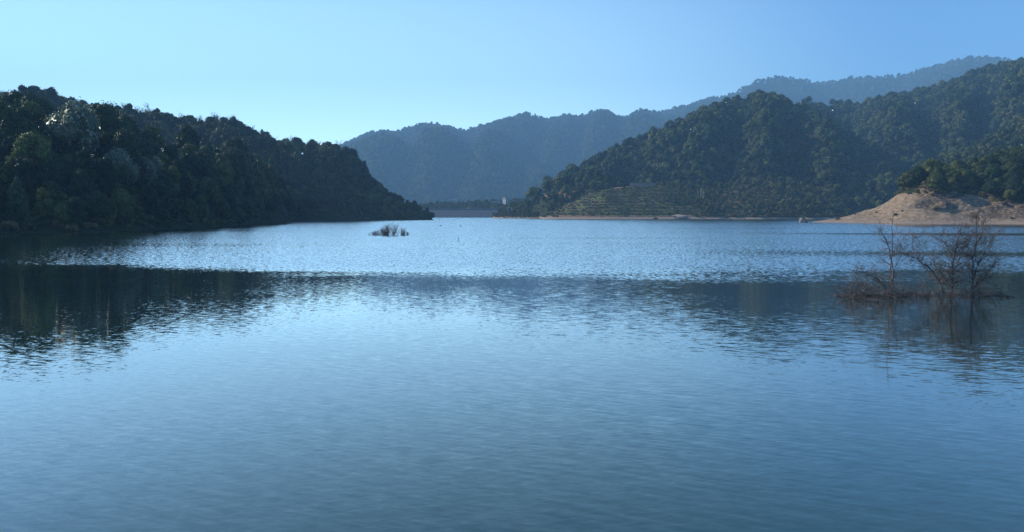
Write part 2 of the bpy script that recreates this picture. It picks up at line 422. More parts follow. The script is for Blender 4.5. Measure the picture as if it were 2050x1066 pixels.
HN = Hill("far_ridge", [(1200, 260, 3283, 4665), (1320, 226, 3283, 4838), (1400, 202, 3283, 4838), (1470, 186, 3283, 4838), (1510, 162, 3283, 4751), (1550, 154, 3283, 4665), (1600, 160, 3283, 4751), (1640, 167, 3283, 4838), (1700, 157, 3283, 4751),
    (1800, 150, 3283, 4665), (1870, 131, 3283, 4578), (1910, 119, 3283, 4492), (1950, 114, 3283, 4492), (2000, 118, 3283, 4578), (2030, 132, 3283, 4665), (2100, 160, 3283, 4665), (2500, 180, 3283, 4492), (3000, 200, 3283, 4320)],
    ht=14, prof=1.05, back=800, amp=200, L=640, seed=47, extra=spurs([(1440, 1500, 26, 63), (1500, 1550, 24, -56), (1580, 1610, 26, 63), (1640, 1670, 24, -63), (1700, 1730, 28, 70), (1780, 1800, 26, -70), (1850, 1880, 26, 63), (1910, 1930, 20, -56), (1960, 1975, 20, 56)]))
def k_mask(px, v, X, Y, Z):
    py = PYof(Y, Z)
    return blob(px, py, 1015, 401, 30, 4) + blob(px, py, 925, 403, 24, 4) * 1.2
HK = Hill("gate_knoll", [(978, 440, 985, 1000), (992, 428, 975, 1010), (1010, 415, 960, 1030), (1040, 405, 945, 1040), (1080, 408, 930, 1030), (1120, 412, 920, 1010), (1160, 425, 900, 980), (1190, 440, 880, 920)], ht=2, prof=1.4, back=100, amp=2, L=40, seed=51)
HC = Hill("valley_floor", [(600, 418, 1235, 1420), (860, 414, 1235, 1440), (880, 410, 1235, 1450), (950, 408, 1235, 1450), (1000, 405, 1235, 1450), (1050, 402, 1235, 1450), (1200, 400, 1235, 1450), (1500, 400, 1235, 1450)], ht=2.5, prof=1.2, back=600, amp=4, L=120, seed=55, mask=k_mask)

hills = [HL1, HL2, HRD, HT, HRA, HRB, HRC, HM, HN, HK, HC]
HL1.build(4, 50); HL2.build(5, 50); HRD.build(2, 150); HT.build(2, 130); HRA.build(5, 80); HRB.build(6, 90); HRC.build(6, 50)
HM.build(7, 110); HN.build(9, 90); HK.build(4, 30); HC.build(8, 40)

# low land far behind the lake, reaching the horizon
gx = np.linspace(-4200, 5000, 60); gy = np.linspace(1260, 6000, 50)
gX, gY = np.meshgrid(gx, gy, indexing='ij')
gZ = 1.5 + 6 * fbm(gX, gY, 900, 3, 61) - 3.0 * (gY < 1300)
i, j = np.meshgrid(np.arange(59), np.arange(49), indexing='ij'); a = (i * 50 + j).ravel()
prop(link("ground", np_mesh("ground", np.stack([gX, gY, gZ], -1).reshape(-1, 3), np.stack([a, a + 50, a + 51, a + 1], 1), [M['ground']], True)), kind="structure")

# ------------------------------------------------------------------ water
def mat_water():
    b = MB("lake_water")
    p = b.pos()
    sep = b.n("ShaderNodeSeparateXYZ", ins={0: p}); X, Y = sep.outputs[0], sep.outputs[1]
    pf = b.vmul(p, (1, 1, 0))
    big = b.math('SUBTRACT', b.noise(b.vmul(pf, (0.018, 0.05, 0)), 1.0, 4.0, 0.6), 0.5)      # wind patches, long across
    patch = b.math('SUBTRACT', b.noise(b.vmul(pf, (0.10, 0.16, 0)), 1.0, 2.0, 0.5), 0.5)
    # wind reaches the water beyond about 62 m (a little farther out towards the left, nearer on the right)
    edge = b.math('ADD', Y, b.math('MULTIPLY', big, 60.0))
    edge = b.math('ADD', edge, b.math('MULTIPLY', X, 0.06))
    wind = b.sstep(edge, 50.0, 78.0)
    streak = b.sstep(b.noise(b.vmul(pf, (0.006, 0.030, 0)), 1.0, 1.0, 0.5), 0.48, 0.74)
    right = b.sstep(b.math('DIVIDE', X, Y), -0.05, 0.25)
    streak = b.math('MULTIPLY', streak, b.sstep(Y, 130, 300, 1.0, 0.2))
    wind = b.math('MULTIPLY', wind, b.math('SUBTRACT', 1.0, b.math('MULTIPLY', streak, b.math('MULTIPLY_ADD', right, 0.45, 0.35))))
    wind = b.math('MULTIPLY', wind, b.sstep(b.math('DIVIDE', X, Y), -0.78, -0.46, 0.42, 1.0))   # lee of the left bank
    # slopes of the wind chop
    c1 = b.noise(b.vmul(pf, (2.4, 3.4, 0)), 1.0, 3.0, 0.6, color=True)
    s1 = b.n("ShaderNodeSeparateXYZ", ins={0: c1})
    c2 = b.noise(b.vmul(pf, (3.0, 1.15, 5)), 1.0, 2.0, 0.6)
    cy1 = b.math('ADD', b.math('MULTIPLY', s1.outputs[1], 0.45), b.math('MULTIPLY', c2, 0.55))
    ch_y = b.math('MULTIPLY', b.math('SUBTRACT', cy1, 0.385), 0.62)
    ch_x = b.math('MULTIPLY', b.math('SUBTRACT', s1.outputs[0], 0.5), 0.30)
    far = b.sstep(Y, 90.0, 260.0, 1.0, 1.35)
    ch_y = b.math('MULTIPLY', ch_y, far)
    # gentle ripples of the sheltered water: two crossing trains of crests
    rot = b.n("ShaderNodeVectorRotate", rotation_type='Z_AXIS', ins={"Vector": pf, "Angle": radians(24)}).outputs[0]
    rot2 = b.n("ShaderNodeVectorRotate", rotation_type='Z_AXIS', ins={"Vector": pf, "Angle": radians(-9)}).outputs[0]
    r1 = b.math('SUBTRACT', b.noise(b.vmul(rot, (0.9, 6.0, 0)), 1.0, 2.0, 0.5), 0.5)
    r2 = b.math('SUBTRACT', b.noise(b.vmul(rot2, (2.0, 6.2, 3)), 1.0, 2.0, 0.55), 0.5)
    r3 = b.math('SUBTRACT', b.noise(b.vmul(rot2, (4.0, 12.0, 7)), 1.0, 2.0, 0.55), 0.5)
    r4 = b.math('SUBTRACT', b.noise(b.vmul(rot, (7.5, 24.0, 2)), 1.0, 2.0, 0.6), 0.5)
    amt = b.math('MULTIPLY', b.math('MULTIPLY_ADD', patch, 0.12, 0.074), b.sstep(Y, 13, 36, 0.95, 1.0))
    ca_y = b.math('MULTIPLY', b.math('ADD', b.math('ADD', b.math('MULTIPLY', r1, b.sstep(X, -12, 10, 0.5, 1.7)), r2), b.math('ADD', b.math('MULTIPLY', r3, 0.7), b.math('MULTIPLY', r4, b.sstep(Y, 16, 45, 0.55, 0.1)))), amt)
    ca_x = b.math('MULTIPLY', b.math('ADD', b.math('MULTIPLY', r1, 0.45), b.math('MULTIPLY', r3, 0.4)), b.math('MULTIPLY', amt, 0.6))
    sy = b.math('ADD', b.math('MULTIPLY', ch_y, wind), ca_y)
    sx = b.math('ADD', b.math('MULTIPLY', ch_x, wind), ca_x)
    # facets that face away from a low eye are hidden behind crests
    sy = b.math('MAXIMUM', sy, -0.045)
    nrm = b.n("ShaderNodeCombineXYZ", ins={0: sx, 1: b.math('MULTIPLY', sy, -1.0), 2: 1.0}).outputs[0]
    nrm = b.n("ShaderNodeVectorMath", operation='NORMALIZE', ins={0: nrm}).outputs[0]
    rough = b.math('MULTIPLY_ADD', wind, 0.05, 0.006)
    body = b.mixc(b.sstep(b.noise(b.vmul(pf, (0.03, 0.05, 0)), 1.0, 3.0), .35, .65), (.009, .033, .018), (.011, .039, .022))
    di = b.n("ShaderNodeBsdfDiffuse", ins={0: body})
    gl = b.n("ShaderNodeBsdfGlossy", ins={0: (1, 1, 1, 1), "Roughness": rough, "Normal": nrm})
    fr = b.n("ShaderNodeFresnel", ins={"IOR": 1.333, "Normal": nrm})
    f = b.math('MINIMUM', b.math('MULTIPLY', fr.outputs[0], 2.0), 0.95)
    s = b.n("ShaderNodeMixShader", ins={0: f, 1: di.outputs[0], 2: gl.outputs[0]})
    return b.surf(s.outputs[0])
M['water'] = mat_water()
me = np_mesh("lake_water", [(-3000, -500, 0), (3400, -500, 0), (3400, 1400, 0), (-3000, 1400, 0)], [(0, 1, 2, 3)], [M['water']])
prop(link("water", me), kind="structure")

# ------------------------------------------------------------------ plants: crown shapes
def icos(sub=1):
    t = (1 + 5 ** .5) / 2
    v = [(-1, t, 0), (1, t, 0), (-1, -t, 0), (1, -t, 0), (0, -1, t), (0, 1, t), (0, -1, -t), (0, 1, -t), (t, 0, -1), (t, 0, 1), (-t, 0, -1), (-t, 0, 1)]
    f = [(0, 11, 5), (0, 5, 1), (0, 1, 7), (0, 7, 10), (0, 10, 11), (1, 5, 9), (5, 11, 4), (11, 10, 2), (10, 7, 6), (7, 1, 8), (3, 9, 4), (3, 4, 2), (3, 2, 6), (3, 6, 8), (3, 8, 9), (4, 9, 5), (2, 4, 11), (6, 2, 10), (8, 6, 7), (9, 8, 1)]
    v = [np.array(q) / np.linalg.norm(q) for q in v]
    for _ in range(sub):
        nf = []; mid = {}
        def m(a, b):
            k = (min(a, b), max(a, b))
            if k not in mid:
                q = v[a] + v[b]; v.append(q / np.linalg.norm(q)); mid[k] = len(v) - 1
            return mid[k]
        for a, b, c in f:
            ab, bc, ca = m(a, b), m(b, c), m(c, a); nf += [(a, ab, ca), (b, bc, ab), (c, ca, bc), (ab, bc, ca)]
        f = nf
    return np.array(v), np.array(f)
ICO0, ICO1 = icos(0), icos(1)

def crown_mesh(name, mat, seed, H=10.0, R=4.3, kind='dome', nleaf=3000, size=0.42, nlobe=26, core=0.80, z0=1.2):
    r = np.random.default_rng(seed)
    lobes = []
    for i in range(nlobe):
        if kind == 'dome':
            a = r.uniform(0, 2 * pi); u = r.uniform(0, 1) ** 0.8; el = r.uniform(-0.35, 1.0) * pi / 2
            c = np.array([cos(a) * cos(el) * R * .68, sin(a) * cos(el) * R * .68, H * .56 + sin(el) * H * .32]) * np.array([u ** .3, u ** .3, 1])
            rad = R * r.uniform(.28, .46) * (1.0 if nlobe > 12 else 1.2)
        elif kind == 'oval':
            a = r.uniform(0, 2 * pi); h = r.uniform(0.12, 1)
            w = R * .72 * math.sin(pi * min(1, h * .86 + .08)) ** .7
            c = np.array([cos(a) * w * r.uniform(.4, 1), sin(a) * w * r.uniform(.4, 1), z0 + (H * .9 - z0) * h]); rad = R * r.uniform(.22, .36)
        elif kind == 'cone':
            h = (i + .5) / nlobe; a = i * 2.4
            w = R * .62 * (1 - h) ** .85
            c = np.array([cos(a) * w, sin(a) * w, z0 + (H * .95 - z0) * h]); rad = R * (.34 - .2 * h)
        else:  # bush
            a = r.uniform(0, 2 * pi); q = r.uniform(0, 1) ** .5
            c = np.array([cos(a) * q * R * .75, sin(a) * q * R * .75, H * r.uniform(.15, .72) * (1 - .35 * q)]); rad = R * r.uniform(.25, .4)
        lobes.append((c, rad))
    V = []; Fc = []; n0 = 0
    cv, cf = ICO1 if nleaf > 900 else ICO0
    for c, rad in lobes:
        jit = 1 + r.uniform(-.22, .22, len(cv))[:, None]
        vv = cv * rad * core * jit * np.array([r.uniform(.8, 1.15), r.uniform(.8, 1.15), r.uniform(.7, 1.05)]) + c
        vv[:, 2] = np.maximum(vv[:, 2], 0.1)
        q = np.concatenate([cf, cf[:, 2:3]], 1)
        V.append(vv); Fc.append(cf + n0); n0 += len(vv)
    tri = np.concatenate(Fc)
    # leaves
    w = np.array([rad ** 2 for _, rad in lobes]); w /= w.sum()
    idx = r.choice(len(lobes), nleaf, p=w)
    C = np.array([c for c, _ in lobes])[idx]; RR = np.array([q for _, q in lobes])[idx]
    d = r.normal(size=(nleaf, 3)); d[:, 2] += 0.25; d /= np.linalg.norm(d, axis=1)[:, None]
    P = C + d * (RR * (r.uniform(.68, 1.06, nleaf) + np.minimum(r.exponential(.09, nleaf), .5)))[:, None] * np.array([1, 1, .88])
    P[:, 2] = np.maximum(P[:, 2], .15)
    nn = d + r.normal(size=(nleaf, 3)) * .32; nn /= np.linalg.norm(nn, axis=1)[:, None]
    a = np.cross(nn, r.normal(size=(nleaf, 3))); a /= np.linalg.norm(a, axis=1)[:, None]; b = np.cross(nn, a)
    s = size * r.uniform(.55, 1.35, nleaf)[:, None]
    # each leaf cluster: two triangles folded along the middle
    p0 = P - a * s; p1 = P - b * s * .55 + nn * s * .18; p2 = P + a * s; p3 = P + b * s * .55 + nn * s * .18
    lv = np.stack([p0, p1, p2, p3], 1).reshape(-1, 3)
    k = np.arange(nleaf) * 4 + n0
    lt = np.concatenate([np.stack([k, k + 1, k + 2], 1), np.stack([k, k + 2, k + 3], 1)])
    return np_mesh(name, np.concatenate(V + [lv]), np.concatenate([tri, lt]), [mat])

def limb_pts(r, p, d, L, n=4, wob=.18, grav=0.0):
    pts = [np.array(p, float)]; d = np.array(d, float); d /= np.linalg.norm(d)
    for _ in range(n):
        d = d + r.normal(size=3) * wob + np.array([0, 0, grav]); d /= np.linalg.norm(d)
        pts.append(pts[-1] + d * L / n)
    return np.array(pts), d
def trunk_mesh(name, seed, H=10.0, rad=.28, mat='bark', limbs=5, splay=.6):
    r = np.random.default_rng(seed); g = Geo()
    p, d = limb_pts(r, (0, 0, -.8), (0, 0, 1), H * .72, 6, .05)
    g.tube(p, np.linspace(rad, rad * .3, len(p)), 6)
    for i in range(limbs):
        k = r.integers(2, 5); a = i * 2.4 + r.uniform(0, 1)
        q, _ = limb_pts(r, p[k], (cos(a) * splay, sin(a) * splay, .7), H * r.uniform(.25, .4), 4, .12)
        g.tube(q, np.linspace(rad * .45, rad * .1, len(q)), 5)
    return g.mesh(name, [M[mat]])

def bare_crown(name, seed, H=10.0, R=3.2, n1=16, n2=7, n3=5, th=0.05, mat='twig'):
    r = np.random.default_rng(seed); g = Geo()
    p, _ = limb_pts(r, (0, 0, H * .2), (0, 0, 1), H * .78, 6, .06)
    g.tube(p, np.linspace(.12, .04, len(p)), 4)
    for i in range(n1):
        k = r.integers(0, 6); a = r.uniform(0, 2 * pi)
        q, dq = limb_pts(r, p[k], (cos(a) * .75, sin(a) * .75, 1.0), H * r.uniform(.22, .42), 4, .15, .06)
        g.tube(q, np.linspace(.07, .03, len(q)), 3)
        for j in range(n2):
            m = r.integers(1, 5); a2 = r.uniform(0, 2 * pi)
            s, ds = limb_pts(r, q[m], dq + np.array([cos(a2), sin(a2), .5]) * .8, H * r.uniform(.1, .2), 3, .2, .05)
            g.tube(s, np.linspace(.045, .028, len(s)) * th / .05, 3)
            for l in range(n3):
                u = s[r.integers(1, 4)]
                t, _ = limb_pts(r, u, ds + r.normal(size=3) * .8, H * r.uniform(.05, .1), 2, .2)
                g.tube(t, np.full(3, .016 * th / .05), 3)
    return g.mesh(name, [M[mat]])

KINDS = ['dome_ever', 'dome_deep', 'oval_olive', 'dome_olive', 'pine', 'pale', 'bare', 'dry', 'oval_deep']
SPEC = {'dome_ever': ('ever', 'dome', 10, 4.6), 'dome_deep': ('deep', 'dome', 10.5, 5.0), 'oval_olive': ('olive', 'oval', 10, 3.6), 'dome_olive': ('olive', 'dome', 8.5, 4.2),
        'pine': ('pine', 'cone', 11, 3.6), 'pale': ('pale', 'dome', 9.5, 4.8), 'dry': ('dry', 'bush', 6, 3.6), 'oval_deep': ('deep', 'oval', 11, 4.0), 'bush': ('ever', 'bush', 3.2, 2.2), 'dry_bush': ('dry', 'bush', 2.6, 2.2), 'olive_bush': ('olive', 'bush', 3.0, 2.3)}
LOD = {0: (5200, .30, 26), 1: (1700, .46, 17), 2: (420, .80, 9), 3: (150, 1.3, 6)}
CR = {}; TR = {}
def crown(kind, lod, var=0):
    key = (kind, lod, var)
    if key in CR: return CR[key]
    if kind == 'bare':
        n = {0: (20, 7, 5), 1: (14, 6, 4), 2: (10, 4, 2), 3: (8, 3, 0)}[lod]
        CR[key] = bare_crown("crown_bare", 100 + var * 7, n1=n[0], n2=n[1], n3=n[2], th=.05 * (1 + .35 * lod))
    else:
        m, sh, H, R = SPEC[kind]; n, s, l = LOD[lod]
        if 'bush' in kind: n = n // 3; s *= .55; l = max(5, l // 2)
        CR[key] = crown_mesh("crown_" + kind, M[m], 200 + var * 31 + KINDS.index(kind) * 5 if kind in KINDS else 333 + var, H, R, sh, n, s, l)
    return CR[key]
def trunk(kind, var=0):
    key = (kind == 'bare', var)
    if key not in TR:
        TR[key] = trunk_mesh("trunk", 50 + var, 10.0, .24 if kind != 'bare' else .16, 'twig' if kind == 'bare' else 'bark')
    return TR[key]

# ------------------------------------------------------------------ plants: where they stand
def others_max(x, y, me):
    z = np.full(np.shape(x), -3.0)
    for h in hills:
        if h is me: continue
        lo, hi = h.x0, h.x1
        z = np.maximum(z, h.height(x, y))
    return z
trees = []     # x, y, z, kind, scale, rot, lod, hill
def scatter(h, spacing, mix, smin, smax, seed, vmax=1.15, zmin=0.8, keep=None, lod=2, pxr=(-60, 2110), scale_fn=None, tag_=None):
    r = np.random.default_rng(seed)
    steep = h.amp > 15
    if steep: spacing = spacing * .74
    pxa = max(h.px[0], pxr[0]); pxb = min(h.px[-1], pxr[1])
    ymin, ymax = h.ys.min(), h.yr.max() + h.back * .3
    xs = np.arange(min(T(pxa) * ymin, T(pxa) * ymax), max(T(pxb) * ymax, T(pxb) * ymin), spacing)
    ysv = np.arange(ymin, ymax, spacing)
    X, Y = np.meshgrid(xs, ysv); X = X.ravel(); Y = Y.ravel()
    X = X + r.uniform(-.42, .42, len(X)) * spacing; Y = Y + r.uniform(-.42, .42, len(Y)) * spacing
    px, v, ys, yr = h.uv(X, Y)
    ok = (px > pxa) & (px < pxb) & (v > 0) & (v < vmax)
    X, Y, px, v = X[ok], Y[ok], px[ok], v[ok]
    Z = h.height(X, Y)
    ok = (Z > zmin) & (others_max(X, Y, h) < Z + .5)
    if keep is not None: ok &= keep(px, v, X, Y, Z, r)
    if steep:
        gx_ = (h.height(X + 2, Y) - Z) / 2; gy_ = (h.height(X, Y + 2) - Z) / 2
        ok &= r.uniform(0, 1, len(X)) < .55 * np.sqrt(1 + np.minimum(gx_, 3) ** 2 * 1.6 + np.minimum(gy_, 3) ** 2)
    X, Y, Z, px, v = X[ok], Y[ok], Z[ok], px[ok], v[ok]
    patch = fbm(X, Y, spacing * 6, 2, seed + 3)
    out = []
    for i in range(len(X)):
        mm = mix(px[i], v[i], Z[i], patch[i]) if callable(mix) else mix
        ks = list(mm.keys()); ws = np.array([mm[k] for k in ks], float)
        k = ks[int(r.choice(len(ks), p=ws / ws.sum()))]
        s = r.uniform(smin, smax) * (1 + .25 * r.normal() * .5)
        if scale_fn: s *= scale_fn(px[i], v[i], Z[i])
        out.append([X[i], Y[i], Z[i] - .25, k, max(.35, s), r.uniform(0, 6.28), lod, tag_ or h.name])
    trees.extend(out)

def mix_L1(px, v, z, p):
    m = {'dome_ever': 2.2, 'dome_deep': 2, 'oval_deep': 3.2, 'dome_olive': 1.4, 'bare': .35, 'oval_olive': 2.2 if p > 0 else .6, 'pale': .5, 'pine': 1.0}
    if v < .25: m['pale'] = .2; m['dry'] = .5
    if px > 420: m['oval_olive'] = 2.2
    return m
def mix_L2(px, v, z, p):
    m = {'dome_ever': 2.5, 'dome_deep': 3, 'oval_deep': 3, 'dome_olive': .5, 'pine': 1.2}
    if v > .8: m['bare'] = 7.0 if (220 < px < 700 or px < 120) else .6
    if px > 745: m = {'dome_olive': 2, 'oval_olive': 1.5, 'dome_ever': 1.5, 'dry': .8, 'oval_deep': .5}
    return m
def mix_R(px, v, z, p):
    return {'dome_ever': 4, 'dome_deep': 2.5 - 2 * p, 'oval_deep': 1.5, 'dome_olive': 1.6 + 4 * max(p, 0), 'oval_olive': .8 + 2 * max(p, 0), 'dry': .3 + max(p, 0), 'pine': .4}
def l1_scale(px, v, z):
    return 1.28 * (0.72 + .35 * min(1, v * 1.6)) * (1 if px < 480 else .9)
scatter(HL1, 6.2, mix_L1, .65, 1.25, 1, lod=0, scale_fn=l1_scale, zmin=.4, vmax=1.15, pxr=(-420, 600))
scatter(HL2, 7.0, mix_L2, .8, 1.15, 2, lod=1, scale_fn=lambda px, v, z: 1.1 if px < 740 else max(.5, 1.0 - (px - 740) / 280), zmin=.4, vmax=1.15, pxr=(-420, 900))
def keep_rd(px, v, X, Y, Z, r):
    return rd_mask(px, v, X, Y, Z) < .35
def mix_RD(px, v, z, p):
    return {'dome_ever': 3, 'dome_deep': 1.5, 'dome_olive': 2, 'oval_olive': 1.0, 'dry': .5}
scatter(HRD, 5.0, mix_RD, .62, .98, 3, lod=0, keep=keep_rd, vmax=1.4, pxr=(1600, 2300), scale_fn=lambda px, v, z: .85 + .35 * min(1, v * 1.05))
def keep_ra(px, v, X, Y, Z, r):
    py = PYof(Y, Z)
    return (ra_mask(px, v, X, Y, Z) < .22) & ~((px > 1060) & (px < 1142) & (py > 391) & (py < 399))
scatter(HRA, 10.0, mix_R, .75, 1.8, 4, lod=2, keep=keep_ra)
scatter(HRB, 12.0, mix_R, .95, 2.1, 5, lod=2, pxr=(1300, 2300))
scatter(HRC, 9.0, mix_R, 1.0, 1.4, 6, lod=2, pxr=(1700, 2350))
far_mix = {'dome_ever': 4, 'dome_deep': 2, 'oval_deep': 1, 'dome_olive': 1.2, 'bare': .0}
scatter(HM, 18, far_mix, 1.5, 2.6, 7, lod=3)
scatter(HN, 20, far_mix, 1.7, 2.8, 8, lod=3)
scatter(HK, 5.0, {'dome_olive': 2, 'dome_ever': 2, 'dry': 1, 'oval_olive': 1}, .35, .62, 9, lod=2)
scatter(HC, 9.0, {'dome_olive': 1, 'dome_ever': 3, 'dry': .6, 'oval_deep': 1}, .45, .9, 10, lod=2, keep=lambda px, v, X, Y, Z, r: (k_mask(px, v, X, Y, Z) < .3) & (Z > 12), pxr=(840, 1260), vmax=1.5)
def keep_scrub(px, v, X, Y, Z, r):
    py = PYof(Y, Z)
    return (px > 1395) & (r.uniform(0, 1, len(px)) < .8)
scatter(HT, 5.2, lambda px, v, z, p: {'dome_ever': 1.6 - p, 'dome_olive': 1.4, 'dry': 2.4 + 3 * p if p > -.5 else 1, 'oval_olive': .8}, .38, .85, 11, lod=2, keep=keep_scrub, zmin=1.2)
scatter(HT, 11.0, {'dome_ever': 2, 'dome_olive': 1, 'oval_deep': 1}, .5, .8, 12, lod=2, keep=lambda px, v, X, Y, Z, r: (px > 1330) & (px < 1400) & (v > .3) | (v > .98) & (px < 1240) & (px > 1120), zmin=4)

# trees that stand out in the photograph, set at their own places
def place(h, px, v, kind, s, label, rot=0.0, lod=0):
    ys = np.interp(px, h.px, h.ys); yr = np.interp(px, h.px, h.yr)
    Y = ys + v * (yr - ys); X = T(px) * Y
    Z = float(h.height(np.array([X]), np.array([Y]))[0])
    global trees
    trees = [t for t in trees if not (t[7] == h.name and math.hypot(t[0] - X, t[1] - Y) < 3.8 * s)]
    trees.append([X, Y, Z - .3, kind, s, rot, lod, h.name, label])
place(HL1, 38, .86, 'dome_deep', 1.6, "tallest dark domed tree, rising above the wood at its left end", 0.4)
place(HL1, 150, .42, 'pale', 2.1, "broad tree with pale silvery leaf tips low in the near left wood", 1.0)
place(HL1, 240, .25, 'pale', 1.5, "silvery-leaved tree just right of the broad pale-tipped tree", 2.0)
place(HL1, 285, .30, 'pale', 1.2, "smaller pale-tipped tree in the middle of the near left wood", 3.0)
place(HL1, 205, .95, 'dome_olive', 1.6, "rounded olive tree topping the near wood beside dark crowns", 3.0)
place(HL1, 255, .75, 'dome_deep', 1.6, "dark domed tree behind the silvery trees of the left bank", 3.0)
place(HL1, 455, .45, 'oval_olive', 1.5, "upright olive-green tree lit along its top near the end of the left bank", 0.0)
place(HL1, 540, .75, 'oval_olive', 1.35, "olive tree with bright top at the right end of the near bank", 2.0)

# which trees show, and how large: nearest first over the frame
KW = {k: (SPEC[k][3], SPEC[k][2]) if k in SPEC else (3.0, 10) for k in KINDS}
def visible(trees):
    S = 0.5
    wv, hv = 1025, 533
    buf = np.full((hv, wv), -1, np.int32)
    order = sorted(range(len(trees)), key=lambda i: -trees[i][1])
    for i in order:
        x, y, z, k, s = trees[i][:5]
        R, H = KW[k]
        f = F / y * S
        cx = PXof(x / y) * S; cyy = PYof(y, z + H * s * .58) * S
        rx = R * s * f * .9; ry = H * s * .42 * f
        x0, x1 = int(cx - rx), int(cx + rx) + 1; y0, y1 = int(cyy - ry), int(cyy + ry) + 1
        if x1 < 1 or x0 >= wv or y1 < 1 or y0 >= hv: continue
        x0c, x1c, y0c, y1c = max(0, x0), min(wv, x1), max(0, y0), min(hv, y1)
        yy, xx = np.mgrid[y0c:y1c, x0c:x1c]
        m = ((xx - cx) / max(rx, .5)) ** 2 + ((yy - cyy) / max(ry, .5)) ** 2 < 1
        buf[y0c:y1c, x0c:x1c][m] = i
    u, c = np.unique(buf[buf >= 0], return_counts=True)
    vis = np.zeros(len(trees), int); vis[u] = c
    return vis
vis = visible(trees)
MAX_TREES = 292
order = np.argsort(-vis)
forced = [i for i, t in enumerate(trees) if len(t) > 8]
chosen = set(forced)
for i in order:
    if len(chosen) >= MAX_TREES: break
    if vis[i] > 0: chosen.add(int(i))

KIND_WORD = {'dome_ever': 'rounded green tree', 'dome_deep': 'dark rounded tree', 'oval_olive': 'upright olive-green tree', 'dome_olive': 'rounded olive-green tree',
             'pine': 'dark pointed conifer', 'pale': 'silvery-tipped tree', 'bare': 'leafless grey tree', 'dry': 'low brownish tree', 'oval_deep': 'tall narrow dark tree'}
PLACE = {'near_left': ['low on the near left bank', 'midway up the near left bank', 'atop the near left bank'],
         'left_point': ['low on the farther point', 'midway up the farther point', 'atop the farther wooded point'],
         'bare_bank': ['just above the bare earth bank', 'amid the wood over the bare bank', 'at the back above the bare earth bank'],
         'headland_wood': ['low on the hill behind the terraces', 'on the hill behind the terraces', 'high on the hill behind the terraces'],
         'right_ridge': ['low on the long right ridge', 'midway up the long right ridge', 'on the crest of the long right ridge'],
         'right_spur': ['low on the spur behind the bank', 'on the spur behind the bank', 'atop the spur behind the bank'],
         'terrace_headland': ['in scrub beside the terraces', 'in scrub beside the terraces', 'at the top of the terraces'],
         'gate_knoll': ['on the knoll by the white gate', 'on the knoll by the white gate', 'on the knoll by the white gate'],
         'valley_floor': ['on the low land behind the dam', 'on the low land behind the dam', 'on the low land behind the dam'],
         'central_mountain': ['on the central mountain'] * 3, 'far_ridge': ['on the farthest ridge'] * 3}
hill_of = {h.name: h for h in hills}
SIDE = {'near_left': [(150, 'left end'), (380, 'middle'), (9999, 'right end')], 'left_point': [(330, 'left part'), (740, 'middle'), (9999, 'tip')], 'bare_bank': [(1900, 'left end'), (9999, 'right end')],
        'headland_wood': [(1250, 'left end'), (1500, 'middle'), (9999, 'right part')], 'right_ridge': [(1800, 'left part'), (9999, 'right part')], 'right_spur': [(1930, 'left end'), (9999, 'right end')], 'terrace_headland': [(1500, 'left part'), (9999, 'right part')]}
ORD = ['', 'second', 'third', 'fourth', 'fifth', 'sixth']; NUM = ['', 'one', 'two', 'three', 'four', 'five', 'six']
built = []
for i in sorted(chosen, key=lambda i: PXof(trees[i][0] / trees[i][1])):
    t = trees[i]
    x, y, z, k, s, rot, lod, hn = t[:8]
    _, v, _, _ = hill_of[hn].uv(np.array([x]), np.array([y])); v = float(v[0])
    var = i % 4 if lod <= 1 else i % 2
    e = bpy.data.objects.new("tree", None); COL.objects.link(e)
    e.location = (x, y, z); e.rotation_euler = (0, 0, rot); e.empty_display_size = .5
    e.scale = (s * .88, s * .88, s * 1.12) if hn in ('near_left', 'left_point') else (s, s, s)
    if len(t) > 8:
        prop(e, t[8], "tree")
    else:
        px = PXof(x / y)
        side = next((', ' + w for lim, w in SIDE.get(hn, []) if px < lim), '')
        built.append((e, KIND_WORD[k] + ' ' + PLACE[hn][0 if v < .35 else 1 if v < .85 else 2] + side))
    link("trunk", trunk(k, i % 3), e)
    link("crown", crown(k, lod, var), e)
alike = {}
for e, lab in built: alike.setdefault(lab, []).append(e)
for lab, es in alike.items():
    for n_, e in enumerate(es):
        ll = lab
        if 1 < len(es) <= 6:
            ll = lab + (', leftmost of ' + NUM[len(es)] if n_ == 0 else ', rightmost of ' + NUM[len(es)] if n_ == len(es) - 1 else ', ' + ORD[n_] + ' of ' + NUM[len(es)])
        if len(ll.split()) > 16: print('LONG', ll)
        prop(e, ll, "tree", (lab.replace(' tree', ' trees', 1) if ' tree' in lab else lab.replace('conifer', 'conifers')) if len(es) > 1 else None)
print("labels", len(alike), max(len(v) for v in alike.values()))

